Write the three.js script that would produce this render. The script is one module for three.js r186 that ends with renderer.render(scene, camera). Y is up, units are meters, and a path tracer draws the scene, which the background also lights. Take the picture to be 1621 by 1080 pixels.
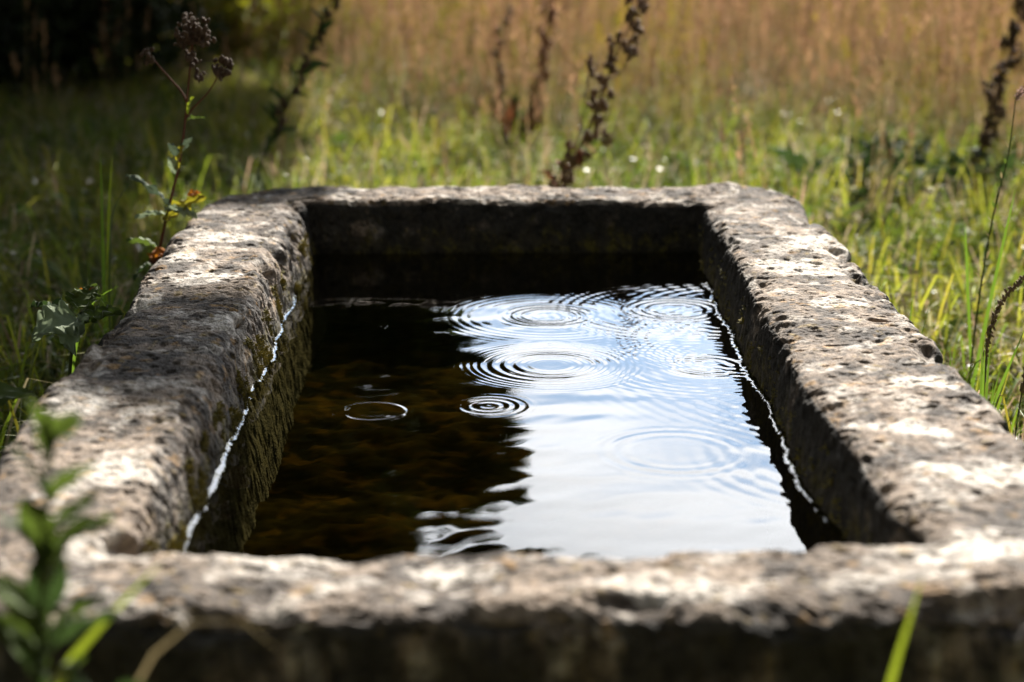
import * as THREE from 'three';
import { createNoise3D, createNoise2D } from 'simplex-noise';
import { mergeGeometries } from 'three/addons/utils/BufferGeometryUtils.js';

// ---------------------------------------------------------------- camera, sky, sun, exposure
const scene = new THREE.Scene();
const renderer = new THREE.WebGLRenderer({ antialias: true });
renderer.toneMapping = THREE.LinearToneMapping;
renderer.toneMappingExposure = 2.7;
renderer.shadowMap.enabled = true;

const camera = new THREE.PerspectiveCamera(2 * Math.atan(540 / 2900) * 180 / Math.PI, 1024 / 682, 0.05, 900);
camera.position.set(-0.034, 0.97, 2.30);
{
  const p = 14.3 * Math.PI / 180, w = 0.87 * Math.PI / 180;
  camera.lookAt(-0.034 + Math.sin(w) * Math.cos(p), 0.97 - Math.sin(p), 2.30 - Math.cos(w) * Math.cos(p));
}
camera.updateProjectionMatrix();
camera.focus = 2.44;
camera.userData.fStop = 3.3;

const SUN = new THREE.Vector3(Math.sin(0.23) * Math.cos(0.6), Math.sin(0.6), -Math.cos(0.23) * Math.cos(0.6));
const sun = new THREE.DirectionalLight(new THREE.Color(1, 0.94, 0.85), 5);
sun.name = 'sun';
sun.position.copy(SUN).multiplyScalar(30);
sun.castShadow = true;
sun.shadow.mapSize.set(2048, 2048);
Object.assign(sun.shadow.camera, { left: -9, right: 9, top: 9, bottom: -9, near: 1, far: 70 });
scene.add(sun, sun.target);

// seeded random numbers and noise
function rng(seed) { let s = seed | 0; return () => { s = (s + 0x6d2b79f5) | 0; let t = Math.imul(s ^ (s >>> 15), 1 | s); t = (t + Math.imul(t ^ (t >>> 7), 61 | t)) ^ t; return ((t ^ (t >>> 14)) >>> 0) / 4294967296; }; }
const N3 = createNoise3D(rng(11)), N2 = createNoise2D(rng(12));
const fbm = (x, y, z, o = 4) => { let a = 0.5, s = 0; for (let i = 0; i < o; i++, a *= 0.5, x *= 2.03, y *= 2.03, z *= 2.03) s += a * N3(x + i * 7.1, y, z); return s; };
const sstep = (a, b, x) => { const t = Math.min(1, Math.max(0, (x - a) / (b - a))); return t * t * (3 - 2 * t); };
const lerp = (a, b, t) => a + (b - a) * t;
const V = (x, y, z) => new THREE.Vector3(x, y, z);

{ // the sky: blue air with broken thin cloud, brighter towards the sun as thin cloud is
  const W = 1024, H = 512, data = new Float32Array(W * H * 4);
  for (let row = 0; row < H; row++) {
    const up = ((row + 0.5) / H - 0.5) * Math.PI, y = Math.sin(up), yy = Math.max(y, 0);
    for (let col = 0; col < W; col++) {
      const a = ((col + 0.5) / W - 0.5) * 2 * Math.PI, x = Math.cos(a) * Math.cos(up), z = Math.sin(a) * Math.cos(up);
      const ang = Math.acos(Math.min(1, Math.max(-1, x * SUN.x + y * SUN.y + z * SUN.z))) * 180 / Math.PI;
      const k = 1 / (yy + 0.22), n = fbm(x * k * 1.1 + 4, z * k * 1.1, 1.7, 5);
      const cloud = sstep(-0.58, 0.08, n);
      const h = Math.pow(1 - yy, 3);
      const glow = 1 + 70 * Math.exp(-((ang / 24) ** 2)) / (1 + (yy / 0.36) ** 3); // forward scattering, strongest through the long path of air near the horizon
      const blue = [lerp(0.052, 0.15, h), lerp(0.094, 0.192, h), lerp(0.165, 0.237, h)], white = [0.295, 0.302, 0.31];
      const o = (row * W + col) * 4;
      for (let c = 0; c < 3; c++) data[o + c] = y < 0 ? 0.12 : lerp(blue[c], white[c], cloud) * glow;
      data[o + 3] = 1;
    }
  }
  const t = new THREE.DataTexture(data, W, H, THREE.RGBAFormat, THREE.FloatType);
  t.mapping = THREE.EquirectangularReflectionMapping; t.magFilter = THREE.LinearFilter; t.needsUpdate = true;
  scene.background = t; scene.environment = t;
  scene.environmentIntensity = 0.3; scene.backgroundIntensity = 0.3;
}

// ---------------------------------------------------------------- helpers
const taken = new Map();
function numbered(n) { const k = taken.get(n) ?? 0; taken.set(n, k + 1); return k ? n + '_' + String(k).padStart(3, '0') : n; }
function shade(o) { o.traverse((m) => { if (m.isMesh) { m.castShadow = true; m.receiveShadow = true; } }); return o; }
function thing(name, label, category, [x, y, z] = [0, 0, 0], group) {
  const o = new THREE.Group(); o.name = numbered(name); o.position.set(x, y, z); o.userData = { label, category };
  if (group) o.userData.group = group;
  scene.add(o); return o;
}
function part(name, geo, mat, parent) { const m = new THREE.Mesh(geo, mat); m.name = name; m.castShadow = m.receiveShadow = true; parent.add(m); return m; }
function struct(name, geo, mat) { const m = part(name, geo, mat, scene); m.name = numbered(name); m.userData.kind = 'structure'; return m; }
function geom(pos, idx, extra = {}) {
  const g = new THREE.BufferGeometry();
  g.setAttribute('position', new THREE.BufferAttribute(pos instanceof Float32Array ? pos : new Float32Array(pos), 3));
  if (idx) g.setIndex(idx instanceof Uint32Array ? new THREE.BufferAttribute(idx, 1) : idx);
  for (const k in extra) g.setAttribute(k, new THREE.BufferAttribute(extra[k] instanceof Float32Array ? extra[k] : new Float32Array(extra[k]), k === 'uv' ? 2 : 3));
  g.computeVertexNormals(); return g;
}
const lin = (r, g, b) => new THREE.Color().setRGB(r, g, b);
const leafMat = (r, g, b, trans = 0.45, vc = false) => new THREE.MeshPhysicalMaterial({ color: lin(r, g, b), roughness: 0.92, transmission: trans, thickness: 0, side: THREE.DoubleSide, vertexColors: vc, specularIntensity: 0.6 });
const solid = (r, g, b, rough = 0.9) => new THREE.MeshStandardMaterial({ color: lin(r, g, b), roughness: rough, side: THREE.DoubleSide });
const curveOf = (pts) => new THREE.CatmullRomCurve3(pts.map((p) => p.isVector3 ? p : V(...p)));

// tapered round stem along points
function stem(pts, r0, r1, seg = 24, rad = 6) {
  const c = curveOf(pts), fr = c.computeFrenetFrames(seg), pos = [], idx = [];
  for (let i = 0; i <= seg; i++) {
    const p = c.getPointAt(i / seg), r = lerp(r0, r1, i / seg);
    for (let k = 0; k < rad; k++) { const a = k / rad * 2 * Math.PI, q = p.clone().addScaledVector(fr.normals[i], Math.cos(a) * r).addScaledVector(fr.binormals[i], Math.sin(a) * r); pos.push(q.x, q.y, q.z); }
  }
  for (let i = 0; i < seg; i++) for (let k = 0; k < rad; k++) { const a = i * rad + k, b = i * rad + (k + 1) % rad; idx.push(a, b, a + rad, b, b + rad, a + rad); }
  const t = pos.length / 3, p0 = c.getPointAt(0), p1 = c.getPointAt(1); pos.push(p0.x, p0.y, p0.z, p1.x, p1.y, p1.z);
  for (let k = 0; k < rad; k++) { idx.push(t, (k + 1) % rad, k); idx.push(t + 1, seg * rad + k, seg * rad + (k + 1) % rad); }
  return geom(pos, idx);
}
// grass blade: a folded ribbon along points, widest a third of the way up
function ribbon(pts, width, across = V(1, 0, 0), seg = 12, fold = 0.25, twist = 0) {
  const c = curveOf(pts), pos = [], idx = [];
  for (let i = 0; i <= seg; i++) {
    const t = i / seg, p = c.getPointAt(t), tan = c.getTangentAt(t), w = width * 0.5 * Math.pow(Math.sin(Math.PI * Math.min(1, 0.16 + t * 0.84)), 0.75) + width * 0.012;
    const ac = across.clone().addScaledVector(tan, -across.dot(tan)).normalize().applyAxisAngle(tan, twist * t), nrm = V().crossVectors(ac, tan);
    for (const s of [-1, 0, 1]) { const q = p.clone().addScaledVector(ac, s * w).addScaledVector(nrm, Math.abs(s) * w * fold); pos.push(q.x, q.y, q.z); }
  }
  for (let i = 0; i < seg; i++) for (let k = 0; k < 2; k++) { const a = i * 3 + k; idx.push(a, a + 1, a + 3, a + 1, a + 4, a + 3); }
  return geom(pos, idx);
}
// a leaf lying along +z from its stalk, toothed or lobed, folded at the midrib, drooping and crumpled
function leaf(len, wid, { teeth = 9, serr = 0.12, fold = 0.25, droop = 0.2, crumple = 0.08, round = 0.8, lobed = false, seed = 1, n = 22, m = 8 } = {}) {
  const pos = [], idx = [];
  for (let i = 0; i <= n; i++) {
    const t = i / n, saw = (t * teeth) % 1, w = wid * 0.5 * Math.pow(Math.sin(Math.PI * Math.min(1, Math.pow(t, round) * 0.98 + 0.02)), 0.8) * (lobed ? 1 - serr + serr * 2 * Math.abs(Math.sin(Math.PI * t * teeth)) : 1 - serr + serr * 2 * saw) + 0.0006;
    for (let k = 0; k <= m; k++) {
      const s = k / m * 2 - 1, cr = N3(s * 2.2 + seed * 9, t * 3.1, seed) * crumple * len * Math.abs(s) ** 0.7;
      pos.push(s * w * (1 - fold * 0.2), Math.abs(s) * w * fold - droop * len * t * t + cr, t * len);
    }
  }
  for (let i = 0; i < n; i++) for (let k = 0; k < m; k++) { const a = i * (m + 1) + k; idx.push(a, a + m + 1, a + 1, a + 1, a + m + 1, a + m + 2); }
  return geom(pos, idx);
}
const place = (o, p, toward, roll = 0) => { o.position.copy(p.isVector3 ? p : V(...p)); const d = toward.isVector3 ? toward : V(...toward); o.lookAt(o.parent ? o.parent.localToWorld(o.position.clone().add(d)) : o.position.clone().add(d)); o.rotateZ(roll); return o; };

// tileable value noise for textures
function tileNoise(size, cells, seed) {
  const r = rng(seed), g = new Float32Array(cells * cells).map(() => r()), out = new Float32Array(size * size);
  for (let y = 0; y < size; y++) for (let x = 0; x < size; x++) {
    const fx = x / size * cells, fy = y / size * cells, ix = Math.floor(fx), iy = Math.floor(fy), u = fx - ix, v = fy - iy, su = u * u * (3 - 2 * u), sv = v * v * (3 - 2 * v);
    const at = (a, b) => g[(b % cells) * cells + (a % cells)];
    out[y * size + x] = lerp(lerp(at(ix, iy), at(ix + 1, iy), su), lerp(at(ix, iy + 1), at(ix + 1, iy + 1), su), sv);
  }
  return out;
}
function tileFbm(size, first, oct, seed, gain = 0.55) {
  const out = new Float32Array(size * size); let a = 1, sum = 0;
  for (let o = 0; o < oct; o++, a *= gain) { const t = tileNoise(size, first << o, seed + o); for (let i = 0; i < out.length; i++) out[i] += t[i] * a; sum += a; }
  return out.map((v) => v / sum);
}
function tex(size, rgb, srgb, repeat = 1) {
  const d = new Uint8Array(size * size * 4);
  for (let i = 0; i < size * size; i++) { const c = rgb(i); for (let k = 0; k < 3; k++) d[i * 4 + k] = Math.max(0, Math.min(255, c[k] * 255)); d[i * 4 + 3] = 255; }
  const t = new THREE.DataTexture(d, size, size, THREE.RGBAFormat); t.wrapS = t.wrapT = THREE.RepeatWrapping; t.magFilter = THREE.LinearFilter; t.minFilter = THREE.LinearFilter;
  if (srgb) t.colorSpace = THREE.SRGBColorSpace;
  t.repeat.set(repeat, repeat); t.needsUpdate = true; return t;
}

// ---------------------------------------------------------------- the ground
{
  const steps = []; for (let i = -110; i <= 110; i++) steps.push(Math.sinh(i / 110 * 6.2) / Math.sinh(6.2) * 420);
  const n = steps.length, pos = [], uv = [], idx = [];
  for (const z of steps) for (const x of steps) {
    const near = Math.exp(-(x * x + z * z) / 900), flat = sstep(0.5, 1.6, Math.hypot(Math.max(0, Math.abs(x) - 0.5), Math.max(0, Math.abs(z) - 1)));
    pos.push(x, (N2(x * 0.5, z * 0.5) * 0.04 + N2(x * 2.1, z * 2.1) * 0.012) * near * flat, z); uv.push(x, z);
  }
  for (let j = 0; j < n - 1; j++) for (let i = 0; i < n - 1; i++) { const a = j * n + i; idx.push(a, a + n, a + 1, a + 1, a + n, a + n + 1); }
  const a = tileFbm(512, 5, 6, 101), b = tileFbm(512, 23, 4, 140);
  const map = tex(512, (i) => { const t = sstep(0.38, 0.62, a[i]), s = sstep(0.4, 0.7, b[i]); return [lerp(0.26, 0.40, t) + s * 0.1, lerp(0.21, 0.34, t) + s * 0.08, lerp(0.12, 0.18, t) + s * 0.06]; }, true, 0.6);
  const bump = tex(512, (i) => [b[i], b[i], b[i]], false, 0.6);
  struct('ground', geom(pos, idx, { uv }), new THREE.MeshStandardMaterial({ map, bumpMap: bump, bumpScale: 0.02, roughness: 1 }));
}

// ---------------------------------------------------------------- the stone trough
const RIM = 0.42, WATER = 0.3285, IX = 0.34, IZ = 0.84, OX = 0.52, OZ = 1.0, FLOOR = 0.205;
const wallLean = { left: 0.15, right: 0.12, near: 0.06, far: 0.04 };
const WHITE = [[0.437, 0.667, 0.075, 0.034], [-0.392, 0.622, 0.048, 0.034], [-0.422, -0.223, 0.05, 0.03], [0.436, -0.054, 0.045, 0.02], [0.36, 0.865, 0.075, 0.035], [-0.207, 0.866, 0.06, 0.018], [0.484, -0.46, 0.05, 0.08],
  [0.40, 0.515, 0.035, 0.03], [-0.49, -0.105, 0.03, 0.05], [-0.443, -0.499, 0.05, 0.04], [0.457, 0.322, 0.04, 0.025], [-0.36, 0.02, 0.035, 0.055], [-0.47, 0.41, 0.04, 0.05], [-0.35, 0.83, 0.05, 0.035], [0.12, 0.945, 0.06, 0.02], [0.42, -0.30, 0.07, 0.05], [-0.48, -0.36, 0.035, 0.03], [0.3, 0.92, 0.05, 0.02], [-0.05, 0.9, 0.035, 0.02]];
function stoneColor(x, y, z, kind, up) { // kind: 0 outer wall, 1 top, 2 inner wall
  const wx = x + 0.018 * N3(x * 16, y * 16, z * 16), wz = z + 0.018 * N3(x * 16 + 9, y * 16, z * 16);
  const n1 = fbm(x * 5.5, y * 5.5, z * 5.5, 3), n2 = fbm(x * 21 + 3, y * 21, z * 21, 3), n3 = fbm(x * 85, y * 85, z * 85, 3), n4 = N3(x * 210, y * 210, z * 210);
  let t = 0.58 + n1 * 0.95 + n2 * 0.85 + n3 * 0.6;
  let c = [lerp(0.085, 0.315, sstep(0.05, 0.95, t)), lerp(0.067, 0.25, sstep(0.05, 0.95, t)), lerp(0.054, 0.196, sstep(0.05, 0.95, t))];
  const mixc = (to, k) => { for (let i = 0; i < 3; i++) c[i] = lerp(c[i], to[i], k); };
  // dark grey crust in patches, more on the left rim
  mixc([0.055, 0.047, 0.042], 0.85 * sstep(0.10, 0.34, fbm(x * 9 + 31, y * 9, z * 9, 4) + (x < -0.3 ? 0.07 : -0.03) + n3 * 0.3));
  // pale crusty lichen
  let wl = sstep(0.16, 0.30, fbm(x * 13 + 71, y * 13, z * 13, 4) + n3 * 0.12) * 0.6;
  for (const [px, pz, rx, rz] of WHITE) { const d = Math.hypot((wx - px) / rx, (wz - pz) / rz); if (d < 1.5) wl = Math.max(wl, sstep(1.12, 0.86, d + n3 * 0.5) * (y > 0.36 ? 1 : 0)); }
  mixc([0.64 + n3 * 0.12, 0.595 + n3 * 0.12, 0.545 + n3 * 0.12], wl * (kind === 2 ? 0.5 : 0.95));
  // small ochre and orange lichen
  mixc([0.42, 0.23, 0.055], 0.5 * sstep(0.40, 0.52, fbm(x * 19 + 131, y * 19, z * 19, 3) + n3 * 0.2));
  mixc([0.30, 0.21, 0.05], 0.5 * sstep(0.40, 0.5, fbm(x * 31 + 171, y * 31, z * 31, 3)));
  // dark specks
  mixc([0.04, 0.033, 0.028], 0.7 * (1 - wl * 0.7) * sstep(0.42, 0.75, n4 * 0.6 + n2 + n3 * 0.9));
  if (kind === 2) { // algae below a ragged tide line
    if (x > 0.2 || z < -0.79) mixc([0.026, 0.024, 0.020], 0.95 * sstep(-0.46, -0.22, fbm(x * 10 + 25, y * 10, z * 10, 4) + n3 * 0.3)); // shade of the right and far walls painted in as ragged black
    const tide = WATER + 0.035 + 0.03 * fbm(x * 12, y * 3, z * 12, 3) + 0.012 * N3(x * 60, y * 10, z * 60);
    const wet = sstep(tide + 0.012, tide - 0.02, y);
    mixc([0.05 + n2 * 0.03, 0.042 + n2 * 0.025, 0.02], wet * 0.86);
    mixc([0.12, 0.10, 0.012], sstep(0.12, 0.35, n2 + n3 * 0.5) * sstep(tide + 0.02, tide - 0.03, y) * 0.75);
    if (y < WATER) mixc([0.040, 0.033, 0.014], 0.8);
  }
  if (kind === 0) mixc([0.032, 0.029, 0.024], 0.92 * sstep(-0.34, -0.1, fbm(x * 8 + 15, y * 8, z * 8, 4) + n3 * 0.25)); // shade on the outer faces put into the colour, in ragged patches
  const g = 1 + n4 * 0.12 + n3 * 0.28;
  return c.map((v) => Math.max(0.012, v * g));
}
// displacement of the stone along its smooth normal
function relief(x, y, z, kind, edge) {
  let d = fbm(x * 3.2, y * 3.2, z * 3.2, 2) * 0.010 + fbm(x * 13, y * 13, z * 13, 2) * 0.0035 + fbm(x * 60, y * 60, z * 60, 3) * 0.0013;
  d -= 0.0034 * sstep(0.62, 0.82, N3(x * 26 + 50, y * 40, z * 50)) + 0.0024 * sstep(0.6, 0.85, N3(x * 66 + 50, y * 90, z * 115));
  d -= edge * 0.014 * sstep(0.2, 0.8, N3(x * 7 + 90, y * 7, z * 7)) + edge * 0.004 * sstep(0.1, 0.7, N3(x * 28 + 90, y * 28, z * 28));
  if (kind === 2) d += 0.0026 * fbm(x * 75, y * 14, z * 75, 3) + 0.0016 * N3(x * 22, y * 5, z * 22);
  if (kind === 1) { const h = Math.hypot((x - 0.468) / 0.014, (z - 0.035) / 0.012); d -= 0.014 * sstep(1.3, 0.5, h); }
  return d;
}
const stoneMat = (() => {
  const S = 1024, a = tileFbm(S, 24, 5, 301, 0.62), b = tileFbm(S, 90, 3, 330, 0.7);
  const map = tex(S, (i) => { const v = 0.90 + (a[i] - 0.5) * 1.0 + (b[i] - 0.5) * 0.5; return [v, v * 0.985, v * 0.965]; }, true, 3.6);
  const bump = tex(S, (i) => { const v = 0.5 + (a[i] - 0.5) * 1.2 + (b[i] - 0.5) * 0.8; return [v, v, v]; }, false, 3.6);
  return new THREE.MeshStandardMaterial({ map, bumpMap: bump, bumpScale: 0.0026, roughness: 0.93, vertexColors: true });
})();
const bulge = (sign, z) => (sign > 0 ? -0.017 * Math.exp(-(((z - 0.3) / 0.65) ** 2)) : 0); // the right wall stands in a little
function innerWallX(sign, y, z) { // where the inner face of a long wall stands
  const lean = sign < 0 ? wallLean.left : wallLean.right, base = sign * (IX - (RIM - (sign < 0 ? 0.03 : 0.018) - y) * lean) + bulge(sign, z);
  return base - sign * relief(base, y, z, 2, 0);
}
{
  // the four sides, each mitred into its neighbours; outer corners rounded
  const R = 0.17, loop = [];
  const side = (n, ia, ib, outer, name) => { for (let i = 0; i < n; i++) { const t = i / n, o = outer(t); loop.push({ ix: lerp(ia[0], ib[0], t), iz: lerp(ia[1], ib[1], t), ox: o[0], oz: o[1], name }); } };
  // outer outline as points along each side between the middles of its corner arcs
  const arcHalf = R * Math.PI / 4;
  const outerSide = (corner, along, out, straight) => (t) => { // corner: arc end of start; along/out: unit directions
    const total = straight + 2 * arcHalf, s = t * total;
    const cs = [corner[0] + along[0] * R - out[0] * R, corner[1] + along[1] * R - out[1] * R];
    const ce = [cs[0] + along[0] * straight, cs[1] + along[1] * straight];
    if (s < arcHalf) { const a = Math.PI / 4 - s / R; return [cs[0] + R * (out[0] * Math.cos(a) - along[0] * Math.sin(a)), cs[1] + R * (out[1] * Math.cos(a) - along[1] * Math.sin(a))]; }
    if (s > arcHalf + straight) { const a = (s - arcHalf - straight) / R; return [ce[0] + R * (out[0] * Math.cos(a) + along[0] * Math.sin(a)), ce[1] + R * (out[1] * Math.cos(a) + along[1] * Math.sin(a))]; }
    return [cs[0] + along[0] * (s - arcHalf) + out[0] * R, cs[1] + along[1] * (s - arcHalf) + out[1] * R];
  };
  side(400, [-IX, IZ], [IX, IZ], outerSide([-OX, OZ], [1, 0], [0, 1], 2 * OX - 2 * R), 'near');
  side(800, [IX, IZ], [IX, -IZ], outerSide([OX, OZ], [0, -1], [1, 0], 2 * OZ - 2 * R), 'right');
  side(400, [IX, -IZ], [-IX, -IZ], outerSide([OX, -OZ], [-1, 0], [0, -1], 2 * OX - 2 * R), 'far');
  side(800, [-IX, -IZ], [-IX, IZ], outerSide([-OX, -OZ], [0, 1], [-1, 0], 2 * OZ - 2 * R), 'left');
  const inward = { near: [0, -1], right: [-1, 0], far: [0, 1], left: [1, 0] };
  const prof = [];
  for (let i = 0; i < 26; i++) prof.push(['o', i / 26]);
  for (let i = 0; i < 14; i++) prof.push(['oe', i / 14]);
  for (let i = 0; i < 70; i++) prof.push(['t', i / 70]);
  for (let i = 0; i < 18; i++) prof.push(['ie', i / 18]);
  for (let i = 0; i < 34; i++) prof.push(['i', i / 34 * 0.36]);
  for (let i = 0; i <= 16; i++) prof.push(['i', 0.36 + 0.64 * i / 16]);
  const P = prof.length, Q = loop.length, pos = new Float32Array(P * Q * 3), col = new Float32Array(P * Q * 3), uv = new Float32Array(P * Q * 2), idx = new Uint32Array(P * Q * 6);
  let at = 0, ai = 0;
  for (let q = 0; q < Q; q++) {
    const L = loop[q], nI = inward[L.name], long = L.name === 'left' || L.name === 'right';
    if (L.name === 'right') L.ix += bulge(1, L.iz) * sstep(IZ, IZ - 0.1, Math.abs(L.iz));
    let ox = L.ix - L.ox, oz = L.iz - L.oz; const ol = Math.hypot(ox, oz); ox /= ol; oz /= ol; // from outer to inner
    const prev = loop[(q + Q - 1) % Q], next = loop[(q + 1) % Q]; let tx = next.ox - prev.ox, tz = next.oz - prev.oz; const tl = Math.hypot(tx, tz); const nx = -(-tz) / tl * -1, nz = -(tx) / tl * -1;
    // outward normal of the outer outline
    let onx = tz / tl, onz = -tx / tl; if (onx * ox + onz * oz > 0) { onx = -onx; onz = -onz; }
    const re = 0.022 + 0.006 * N3(L.ox * 6, 1, L.oz * 6), ri = (L.name === 'left' ? 0.030 : 0.018) + 0.008 * N3(L.ix * 7, 4, L.iz * 7), lean = wallLean[L.name];
    for (let k = 0; k < P; k++, at++) {
      const [w, t] = prof[k]; let x, y, z, ax, ay, az, kind, edge = 0;
      if (w === 'o') { y = lerp(-0.06, RIM - re, t); const bat = (RIM - y) * 0.03; x = L.ox + onx * bat; z = L.oz + onz * bat; ax = onx; ay = 0; az = onz; kind = 0; edge = sstep(0.8, 1, t); }
      else if (w === 'oe') { const a = t * Math.PI / 2; x = L.ox - onx * re * (1 - Math.cos(a)); z = L.oz - onz * re * (1 - Math.cos(a)); y = RIM - re + re * Math.sin(a); ax = onx * Math.cos(a); az = onz * Math.cos(a); ay = Math.sin(a); kind = t > 0.5 ? 1 : 0; edge = 1; }
      else if (w === 't') { const x0 = L.ox - onx * re, z0 = L.oz - onz * re, x1 = L.ix - nI[0] * ri, z1 = L.iz - nI[1] * ri; x = lerp(x0, x1, t); z = lerp(z0, z1, t); y = RIM; ax = 0; ay = 1; az = 0; kind = 1; edge = Math.max(sstep(0.16, 0, t), sstep(0.86, 1, t)); }
      else if (w === 'ie') { const a = t * Math.PI / 2; x = L.ix - nI[0] * ri * (1 - Math.sin(a)); z = L.iz - nI[1] * ri * (1 - Math.sin(a)); y = RIM - ri * (1 - Math.cos(a)); ax = nI[0] * Math.sin(a); az = nI[1] * Math.sin(a); ay = Math.cos(a); kind = t > 0.6 ? 2 : 1; edge = 1; }
      else { y = lerp(RIM - ri, FLOOR - 0.05, t); const ln = (RIM - ri - y) * lean; x = L.ix + nI[0] * ln; z = L.iz + nI[1] * ln; ax = nI[0]; ay = 0; az = nI[1]; kind = 2; edge = sstep(0.12, 0, t);
        // corners of the basin: keep the wall on the corner line
        const cl = wallLean[L.name], other = long ? (L.iz > 0 ? wallLean.near : wallLean.far) : (L.ix < 0 ? wallLean.left : wallLean.right);
        if (long) z *= 1 - (RIM - ri - y) * other / IZ; else x *= 1 - (RIM - ri - y) * other / IX; void cl; }
      if (ay > 0.3) y += ay * (0.006 * N3(x * 2.1, 3, z * 2.1));
      const d = relief(x, y, z, kind, edge) * (w === 'i' ? 1 : 1);
      const px = x + ax * d, py = y + ay * d, pz = z + az * d;
      pos[at * 3] = px; pos[at * 3 + 1] = py; pos[at * 3 + 2] = pz;
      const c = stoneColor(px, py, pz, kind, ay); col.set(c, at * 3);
      const down = RIM - y, sg = (w === 'o' || w === 'oe') ? -1 : 1;
      uv[at * 2] = x + (long ? nI[0] * sg * down : 0); uv[at * 2 + 1] = z + (long ? 0 : nI[1] * sg * down);
      if (k < P - 1) { const a = q * P + k, b = ((q + 1) % Q) * P + k; idx[ai++] = a; idx[ai++] = b; idx[ai++] = a + 1; idx[ai++] = b; idx[ai++] = b + 1; idx[ai++] = a + 1; }
    }
    void nx; void nz;
  }
  const trough = thing('stone_trough', 'long weathered stone trough with pale lichen on its rim, full of water', 'trough');
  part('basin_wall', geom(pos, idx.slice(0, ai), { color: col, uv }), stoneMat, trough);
  { // the floor of the basin under a coat of brown algae
    const nx = 150, nz = 360, p = [], c = [], u = [], id = [];
    for (let j = 0; j <= nz; j++) for (let i = 0; i <= nx; i++) {
      const x = lerp(-0.36, 0.36, i / nx), z = lerp(-0.86, 0.86, j / nz), n1 = fbm(x * 9, 5, z * 9, 4), n2 = fbm(x * 34, 7, z * 34, 3);
      p.push(x, FLOOR + n1 * 0.012 + n2 * 0.0015, z); u.push(x, z);
      const k = sstep(-0.25, 0.35, n1 + n2 * 0.3), o = sstep(0.05, 0.4, fbm(x * 16 + 60, 3, z * 16, 3));
      const big = 0.35 + 0.65 * sstep(-0.3, 0.35, fbm(x * 4 + 3, 9, z * 4, 3)); c.push((lerp(0.006, 0.020, k) + o * 0.022) * big, (lerp(0.005, 0.0145, k) + o * 0.011) * big, (lerp(0.0015, 0.003, k) + o * 0.001) * big);
    }
    for (let j = 0; j < nz; j++) for (let i = 0; i < nx; i++) { const a = j * (nx + 1) + i; id.push(a, a + nx + 1, a + 1, a + 1, a + nx + 1, a + nx + 2); }
    part('basin_floor', geom(p, id, { color: c, uv: u }), new THREE.MeshPhysicalMaterial({ roughness: 1, vertexColors: true, specularIntensity: 0 }), trough).userData.label = 'basin floor under a coat of brown and olive algae';
  }
  { // moss along the left wall just over the water: tiny leafy cushions
    const tuft = []; const r = rng(77);
    for (let k = 0; k < 9; k++) { const a = r() * 6.28, l = 0.0035 + r() * 0.003; tuft.push(new THREE.ConeGeometry(0.0011, l, 4).translate(0, l / 2, 0).rotateX(0.5 + r() * 0.8).rotateY(a)); }
    const g = mergeGeometries(tuft), list = [];
    for (let i = 0; i < 15000; i++) {
      const z = lerp(-0.83, 0.83, r()), s = r() < 0.9 ? -1 : 1, y = WATER + 0.006 + Math.pow(r(), 2.2) * 0.05;
      if (fbm(s * 3 + 40, y * 14, z * 15, 3) + (r() - 0.5) * 0.2 < 0.2) continue;
      list.push([innerWallX(s, y, z), y, z, s]);
    }
    const im = new THREE.InstancedMesh(g, new THREE.MeshPhysicalMaterial({ color: lin(1, 1, 1), roughness: 0.95, transmission: 0.2, thickness: 0, side: THREE.DoubleSide }), list.length), m = new THREE.Matrix4(), q = new THREE.Quaternion(), e = new THREE.Euler(), cc = new THREE.Color();
    list.forEach(([x, y, z, s], i) => { e.set(0, r() * 6.28, s * (1.0 + r() * 0.5)); q.setFromEuler(e); const k = 0.6 + r() * 1.1; m.compose(V(x + s * 0.001, y, z), q, V(k, k, k)); im.setMatrixAt(i, m); const y2 = r(); im.setColorAt(i, cc.setRGB(lerp(0.10, 0.26, y2), lerp(0.09, 0.20, y2), 0.015)); });
    im.name = 'moss'; im.userData.kind = 'stuff'; im.userData.label = 'yellow-green moss along the inner wall over the waterline'; im.castShadow = im.receiveShadow = true;
    trough.add(im);
  }
}

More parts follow.
